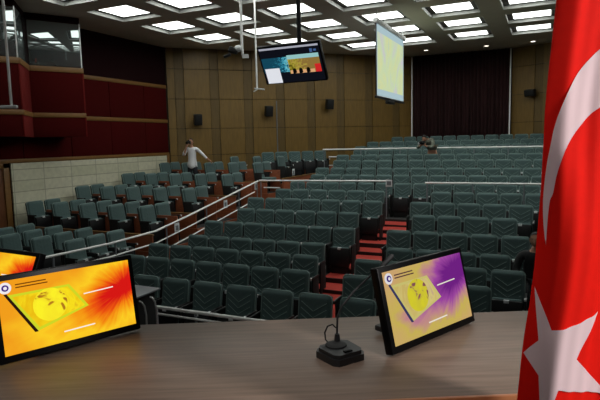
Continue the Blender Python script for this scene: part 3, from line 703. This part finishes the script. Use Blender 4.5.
# ------------------------------------------------------------------ flag, hanging beside the desk
FE = [(0.3759, 0.4967), (0.2875, 0.4921), (0.2517, 0.4895), (0.1791, 0.4824), (0.1054, 0.4752), (0.0493, 0.4711), (-0.0266, 0.4697), (-0.1045, 0.4707), (-0.1744, 0.4692), (-0.2454, 0.4661), (-0.3272, 0.4582), (-0.3999, 0.4479), (-0.4525, 0.4431), (-0.538, 0.4369), (-0.647, 0.429), (-0.7584, 0.423)]
def edge(v):
    if v >= FE[0][0]: return FE[0][1]+(v-FE[0][0])*.04
    for (a, ua), (b, ub) in zip(FE, FE[1:]):
        if b <= v <= a: return ub+(ua-ub)*(v-b)/(a-b)
    return FE[-1][1]+(v-FE[-1][0])*.05
def depth(u, v):
    t = max(0, u-edge(v))
    return .20*max(0,t-.03) + .014*cos(2*pi*t/.15)*min(1, max(0, (-.02-v)/.18)) + .022*(1-min(1,t/.06))**2 + .004*sin((t-.05)*2*pi/.09+2.5*v+.3)*min(1,t/.05)+.0015*sin(t*2*pi/.035-4*v)*min(1,t/.05)
FB = 1.0
ca, sa = cos(YAW), sin(YAW)
flag = thing('flag', 'red flag with white crescent and star hanging at the right edge', 'flag', (.62*ca-FB*sa, .62*sa+FB*ca, 1.51), YAW)
def fp(u, v, dd=0): return (u-.62, depth(u, v)+dd, v+ZC-1.51)
mb = MB(); nu, nv = 60, 90; g = []
for j in range(nv+1):
    v = .62-1.62*j/nv; e = edge(v); row = []
    for i in range(-14, nu+1):
        if i >= 0:
            u = e+(.42)*(i/nu)**1.35; row.append(mb.bm.verts.new(fp(u, v)))
        else:
            t = -i/14; u = e+.2*t**1.5; x, y, z = fp(e, v); row.append(mb.bm.verts.new((u-.62, y+.035*sin(min(1, t*2)*pi/2)+.01*sin(u*40), z)))
    g.append(row)
for a, b in zip(g, g[1:]):
    for i in range(len(a)-1): mb.bm.faces.new((a[i], a[i+1], b[i+1], b[i]))
part('cloth', mb, FLAGR, flag, None, 180)
def emblem(nm, pts, dd=-.0022):
    b = bmesh.new(); b.faces.new([b.verts.new((max(u, edge(v)+.0015), v, 0)) for u, v in pts])
    us = [p[0] for p in pts]; vs_ = [p[1] for p in pts]
    k = min(us)
    while k < max(us)+.01:
        bmesh.ops.bisect_plane(b, geom=b.verts[:]+b.edges[:]+b.faces[:], plane_co=(k, 0, 0), plane_no=(1, 0, 0)); k += .006
    k = min(vs_)
    while k < max(vs_)+.01:
        bmesh.ops.bisect_plane(b, geom=b.verts[:]+b.edges[:]+b.faces[:], plane_co=(0, k, 0), plane_no=(0, 1, 0)); k += .012
    for w in b.verts: w.co = fp(w.co.x, w.co.y, dd)
    bmesh.ops.triangulate(b, faces=b.faces[:])
    m2 = MB(); m2.bm.free(); m2.bm = b
    return part(nm, m2, FLAGW, flag, None, 180)
def smooth(pts, n=4):
    out = []
    k = len(pts)
    for i in range(k-1):
        p0, p1, p2, p3 = (Vector(pts[max(0, i-1)]), Vector(pts[i]), Vector(pts[i+1]), Vector(pts[min(k-1, i+2)]))
        for j in range(n):
            t = j/n; out.append(tuple(.5*((2*p1)+(p2-p0)*t+(2*p0-5*p1+4*p2-p3)*t*t+(3*p1-p0-3*p2+p3)*t**3)))
    return out+[tuple(pts[-1])]
CR = [(0.885, 0.15), (0.862, 0.192), (0.82, 0.222), (0.774, 0.2427), (0.6863, 0.2275), (0.6161, 0.1942), (0.5661, 0.1592), (0.5317, 0.1265), (0.5077, 0.0898), (0.4885, 0.0352), (0.4795, -0.0172), (0.4753, -0.0652), (0.4738, -0.1241), (0.4766, -0.1738), (0.4809, -0.215), (0.4821, -0.1532), (0.4837, -0.1235), (0.4872, -0.1095), (0.4916, -0.0687), (0.5022, -0.027), (0.5219, 0.0063), (0.5474, 0.0341), (0.569, 0.0521), (0.6269, 0.088), (0.6991, 0.1215), (0.7848, 0.1366), (0.8, 0.142), (0.845, 0.152), (0.885, 0.15)]
emblem('crescent', smooth(CR[:15])+smooth(CR[14:])[1:-1])
emblem('star', [(0.4645, -0.2978), (0.4868, -0.3786), (0.5935, -0.3522), (0.5395, -0.4402), (0.6306, -0.5351), (0.4982, -0.4971), (0.4705, -0.5809), (0.4677, -0.4743), (0.4396, -0.4355), (0.4681, -0.4037)])
part('flagpole', MB().tube([(.16, .17, .0), (.16, .17, 2.35)], .016, 12).lathe([(.2, 0), (.2, .02), (.05, .05), (.03, .12)], (.16, .17, 0), 24), OCHRE, flag)
part('pole_finial', MB().lathe([(.012, 2.35), (.03, 2.38), (.02, 2.42), (.004, 2.48)], (.16, .17, 0), 12), GOLD, flag)

# ------------------------------------------------------------------ people
def skin_obj(name, chains, m, parent, root=0, sub=1):
    """chains: list of lists of (x, y, z, r); the first point of a chain may repeat an earlier one to branch from it"""
    V, E_, Rr, idx = [], [], [], {}
    for ch in chains:
        pv = None
        for x, y, z, r in ch:
            k = (round(x, 4), round(y, 4), round(z, 4))
            if k not in idx: idx[k] = len(V); V.append((x, y, z)); Rr.append(r)
            i = idx[k]
            if pv is not None and pv != i: E_.append((pv, i))
            pv = i
    b = bmesh.new(); lay = b.verts.layers.skin.verify(); vs2 = [b.verts.new(v) for v in V]
    for i, v in enumerate(vs2):
        r = Rr[i]; v[lay].radius = r if isinstance(r, tuple) else (r, r); v[lay].use_root = (i == root)
    for i, j in E_: b.edges.new((vs2[i], vs2[j]))
    me = bpy.data.meshes.new(name); b.to_mesh(me); b.free(); me.materials.append(m)
    o = link(name, me, parent); o.modifiers.new('skin', 'SKIN').use_smooth_shade = True
    s_ = o.modifiers.new('sub', 'SUBSURF'); s_.levels = sub; s_.render_levels = sub
    return o
def hand(parent, p, d, n, sc=1.0, curl=.5):
    """palm and five bent fingers; p wrist, d direction of the fingers, n palm normal"""
    p, d, n = Vector(p), Vector(d).normalized(), Vector(n).normalized(); s_ = d.cross(n).normalized(); n = s_.cross(d)
    chains = [[(*p, .024*sc), (*(p+d*.05*sc), .034*sc), (*(p+d*.088*sc), .034*sc)]]
    o = MB()
    o.tube([p-d*.02*sc, p+d*.02*sc, p+d*.06*sc, p+d*.095*sc], [.024*sc, .034*sc, .036*sc, .026*sc], 8)
    for k, (off, ln) in enumerate(((-.03, .075), (-.01, .088), (.01, .082), (.029, .065))):
        b = p+d*.085*sc+s_*off*sc; c = b+(d*cos(curl*.5)+n*sin(curl*.5))*ln*.5*sc; e = c+(d*cos(curl*1.4)+n*sin(curl*1.4))*ln*.5*sc
        o.tube([b-d*.02*sc, b, c, e], [.010*sc, .010*sc, .009*sc, .006*sc], 6)
    b = p+d*.03*sc-s_*.03*sc; c = b+(d*.6-s_*.8)*.035*sc; e = c+(d*.9-s_*.2+n*.3)*.035*sc
    o.tube([b+s_*.01*sc, b, c, e], [.012*sc, .012*sc, .010*sc, .007*sc], 6)
    return part('hand', o, SKIN, parent, None, 60)
def head(parent, c, yawdir, pitch=0, hair=HAIR, bald=False):
    """head with face features; c centre of the skull, yawdir facing angle about Z (0 = towards -Y)"""
    mt = Matrix.Translation(c) @ Matrix.Rotation(yawdir, 4, 'Z') @ Matrix.Rotation(pitch, 4, 'X')
    def pt(mb): bmesh.ops.transform(mb.bm, matrix=mt, verts=mb.bm.verts); return mb
    sk = MB(); b = bmesh.new(); bmesh.ops.create_uvsphere(b, u_segments=20, v_segments=14, radius=1)
    for v in b.verts:
        x, y, z = v.co; k = 1-.28*max(0, -z)**1.5
        v.co = (x*.076*k, y*.095*(k if y < 0 else 1-.15*max(0, -z)), z*.118)
        if y < -.5 and -.35 < z < .1: v.co.y -= .004
    sk._add(b); sk.tube([(0, -.088, .012), (0, -.104, -.018), (0, -.108, -.028), (0, -.092, -.036)], [.007, .011, .013, .008], 8)
    for s_ in (-1, 1): sk.ell((s_*.078, .008, -.005), (.010, .018, .03), 8)
    sk.tube([(-.022, -.088, -.056), (0, -.095, -.054), (.022, -.088, -.056)], [.004, .007, .004], 6)
    h = part('head', pt(sk), SKIN, parent, None, 80)
    ey = MB()
    for s_ in (-1, 1): ey.ell((s_*.031, -.083, .012), (.012, .007, .007), 8); ey.box((s_*.031, -.088, .03), (.03, .008, .006), .002)
    part('eyes', pt(ey), BLACKM, parent)
    hr = MB(); b = bmesh.new(); bmesh.ops.create_uvsphere(b, u_segments=20, v_segments=14, radius=1)
    bmesh.ops.bisect_plane(b, geom=b.verts[:]+b.edges[:]+b.faces[:], plane_co=(0, -.35, .25), plane_no=(0, -.85, -.55), clear_outer=True)
    for v in b.verts: v.co = (v.co.x*.083, v.co.y*.102+.004, v.co.z*.122+.006)
    hr._add(b); part('hair', pt(hr), hair, parent, None, 80)
    return mt
# photographer in white shirt, standing on a left tier with a camera at his face and one arm stretched out
z4 = TZ[4]
p1 = thing('person', 'person in a white shirt standing by the wood wall photographing, left arm stretched out', 'person', (-11.02, 14.92, z4), .30)
skin_obj('body', [[(0, 0, .93, (.13, .10)), (0, 0, 1.12, (.12, .09)), (0, 0, 1.30, (.15, .10)), (0, 0, 1.44, (.11, .08)), (0, -.01, 1.52, .05), (0, -.03, 1.60, .055)],
                  [(0, 0, 1.44, (.11, .08)), (-.19, -.02, 1.41, .055), (-.24, -.16, 1.22, .042), (-.10, -.26, 1.50, .03)],
                  [(0, 0, 1.44, (.11, .08)), (.19, 0, 1.42, .055), (.38, -.02, 1.26, .042), (.60, -.06, 1.06, .03)],
                  [(0, 0, .93, (.13, .10)), (-.10, 0, .86, .085), (-.11, -.02, .48, .06), (-.11, .02, .09, .042), (-.11, -.14, .04, .038)],
                  [(0, 0, .93, (.13, .10)), (.10, 0, .86, .085), (.12, -.02, .48, .06), (.12, .02, .09, .042), (.12, -.14, .04, .038)]], SKIN, p1)
skin_obj('shirt', [[(0, 0, .74, (.21, .15)), (0, 0, .92, (.19, .14)), (0, 0, 1.12, (.145, .11)), (0, 0, 1.30, (.17, .12)), (0, 0, 1.46, (.12, .09))],
                   [(0, 0, 1.46, (.12, .09)), (-.20, -.02, 1.42, .07), (-.245, -.15, 1.23, .056), (-.19, -.21, 1.36, .05)],
                   [(0, 0, 1.46, (.12, .09)), (.20, 0, 1.43, .07), (.38, -.02, 1.26, .056), (.55, -.05, 1.10, .045)]], SHIRT, p1)
skin_obj('trousers', [[(0, 0, .95, (.15, .115)), (0, 0, .88, (.15, .115)), (-.10, 0, .80, .095), (-.11, -.02, .48, .075), (-.11, .01, .10, .06)], [(0, 0, .88, (.15, .115)), (.10, 0, .80, .095), (.12, -.02, .48, .075), (.12, .01, .10, .06)]], TROUS, p1)
head(p1, (0, -.05, 1.68), 0)
hand(p1, (-.10, -.26, 1.52), (.5, -.3, .8), (.5, .6, 0), curl=.9); hand(p1, (.60, -.06, 1.06), (.8, -.1, -.6), (0, -.5, -.8), curl=.3)
for s_ in (-.11, .12): part('shoe', MB().box((s_, -.06, .045), (.095, .27, .09), .03), BLACKP, p1)
cm = thing('camera', 'black photo camera held to the face of the person in white shirt', 'camera', (-11.02, 14.92, z4), .30)
part('camera_body', MB().box((-.03, -.205, 1.67), (.15, .08, .11), .015), BLACKP, cm); part('lens', MB().lathe([(.04, 0), (.042, .1), (.036, .14)], (-.03, -.245, 1.66), 14, axis=(-.1, -1, -.05)), BLACKG, cm)
part('viewfinder_hump', MB().box((-.03, -.20, 1.735), (.06, .06, .04), .01), BLACKP, cm)
# photographer in a grey-green jacket, bent over the seats in front of the upper rail
p2 = thing('person', 'person in grey-green jacket bending forward over the seats with a camera', 'person', (-3.76, 19.0, ROWZ[12]+.24), 0)
skin_obj('body', [[(.08, .02, .72, (.15, .12)), (.06, -.06, .92, (.14, .11)), (.0, -.18, 1.10, (.16, .12)), (-.06, -.28, 1.20, (.12, .09)), (-.09, -.34, 1.20, .055), (-.12, -.40, 1.18, .055)],
                  [(-.06, -.28, 1.20, (.12, .09)), (-.24, -.30, 1.12, .055), (-.34, -.38, .90, .042), (-.24, -.52, 1.00, .03)],
                  [(-.06, -.28, 1.20, (.12, .09)), (.14, -.32, 1.12, .055), (.12, -.42, .90, .042), (-.06, -.54, .98, .03)],
                  [(.08, .02, .72, (.15, .12)), (-.03, -.02, .66, .085), (-.06, -.14, .42, .06), (-.06, 0, .09, .042), (-.06, -.14, .04, .036)],
                  [(.08, .02, .72, (.15, .12)), (.20, -.02, .66, .085), (.22, -.14, .42, .06), (.22, 0, .09, .042), (.22, -.14, .04, .036)]], SKIN, p2)
skin_obj('jacket', [[(.08, .03, .74, (.19, .15)), (.06, -.05, .94, (.19, .15)), (.0, -.17, 1.12, (.21, .16)), (-.05, -.27, 1.22, (.15, .11))],
                    [(-.05, -.27, 1.22, (.15, .11)), (-.24, -.30, 1.13, .085), (-.34, -.38, .92, .07), (-.26, -.49, .98, .05)],
                    [(-.05, -.27, 1.22, (.15, .11)), (.16, -.31, 1.13, .085), (.14, -.42, .92, .07), (-.02, -.52, .97, .05)]], JACKET, p2)
skin_obj('trousers', [[(.08, .02, .76, (.17, .13)), (.08, .0, .68, (.17, .13)), (-.03, -.02, .62, .1), (-.06, -.14, .42, .08), (-.06, -.01, .1, .06)], [(.08, .0, .68, (.17, .13)), (.20, -.02, .62, .1), (.22, -.14, .42, .08), (.22, -.01, .1, .06)]], KHAKI, p2)
head(p2, (-.12, -.43, 1.24), -.2, .55)
hand(p2, (-.24, -.52, 1.00), (.6, -.2, .6), (.5, .6, .2), curl=1.0); hand(p2, (-.06, -.54, .98), (-.5, -.2, .7), (-.4, .6, .3), curl=1.0)
for s_ in (-.06, .22): part('shoe', MB().box((s_, -.07, .045), (.095, .27, .09), .03), BLACKP, p2)
cm = thing('camera', 'black camera with a pale lens held by the bending person in jacket', 'camera', (-3.76, 19.0, ROWZ[12]+.24), 0)
part('camera_body', MB().box((-.16, -.60, 1.10), (.17, .09, .12), .015), BLACKP, cm); part('lens', MB().lathe([(.042, 0), (.045, .14), (.04, .16)], (-.17, -.645, 1.09), 14, axis=(-.5, -1, -.1)), BLACKG, cm)
part('lens_front', MB().lathe([(.036, .158), (.03, .166)], (-.17, -.645, 1.09), 14, axis=(-.5, -1, -.1)), WHITEP, cm)
# person in a dark suit sitting at the end of the third row, mostly behind the flag
zs = ROWZ[2]
st = seat((-.15, 9.25, ROWZ[3]), 0, 'teal seat at the end of fourth row, taken by the person in black suit', 'seats right of the red aisle', True, None, True)
p3 = thing('person', 'person in a black suit sitting beside the red flag, hand on the knee', 'person', (-.14, 8.98, ROWZ[3]), 0)
skin_obj('body', [[(0, .02, .53, (.14, .11)), (0, .05, .72, (.13, .1)), (0, .06, .90, (.16, .11)), (0, .05, 1.03, (.12, .085)), (0, .03, 1.12, .05), (0, .02, 1.19, .055)],
                  [(0, .05, 1.03, (.12, .085)), (-.20, .04, 1.0, .055), (-.27, -.04, .76, .042), (-.17, -.28, .64, .03)],
                  [(0, .05, 1.03, (.12, .085)), (.20, .04, 1.0, .055), (.27, -.04, .76, .042), (.17, -.28, .64, .03)],
                  [(0, .02, .53, (.14, .11)), (-.10, -.02, .54, .085), (-.13, -.40, .52, .065), (-.13, -.38, .10, .042), (-.13, -.52, .045, .036)],
                  [(0, .02, .53, (.14, .11)), (.10, -.02, .54, .085), (.13, -.40, .52, .065), (.13, -.38, .10, .042), (.13, -.52, .045, .036)]], SKIN, p3)
skin_obj('suit_jacket', [[(0, .02, .52, (.18, .14)), (0, .05, .72, (.17, .13)), (0, .06, .90, (.19, .14)), (0, .05, 1.05, (.14, .1))],
                         [(0, .05, 1.05, (.14, .1)), (-.21, .04, 1.01, .08), (-.275, -.04, .77, .065), (-.20, -.22, .67, .05)],
                         [(0, .05, 1.05, (.14, .1)), (.21, .04, 1.01, .08), (.275, -.04, .77, .065), (.20, -.22, .67, .05)]], SUIT, p3)
skin_obj('trousers', [[(0, .0, .55, (.17, .13)), (-.10, -.06, .55, .1), (-.13, -.40, .52, .08), (-.13, -.38, .12, .06)], [(0, .0, .55, (.17, .13)), (.10, -.06, .55, .1), (.13, -.40, .52, .08), (.13, -.38, .12, .06)]], SUIT, p3)
head(p3, (0, .01, 1.28), -.1)
for s_ in (-1, 1): hand(p3, (s_*.17, -.28, .645), (-s_*.2, -1, -.15), (0, -.2, -1), curl=.5)
for s_ in (-.13, .13): part('shoe', MB().box((s_, -.45, .045), (.095, .27, .09), .03), BLACKP, p3)
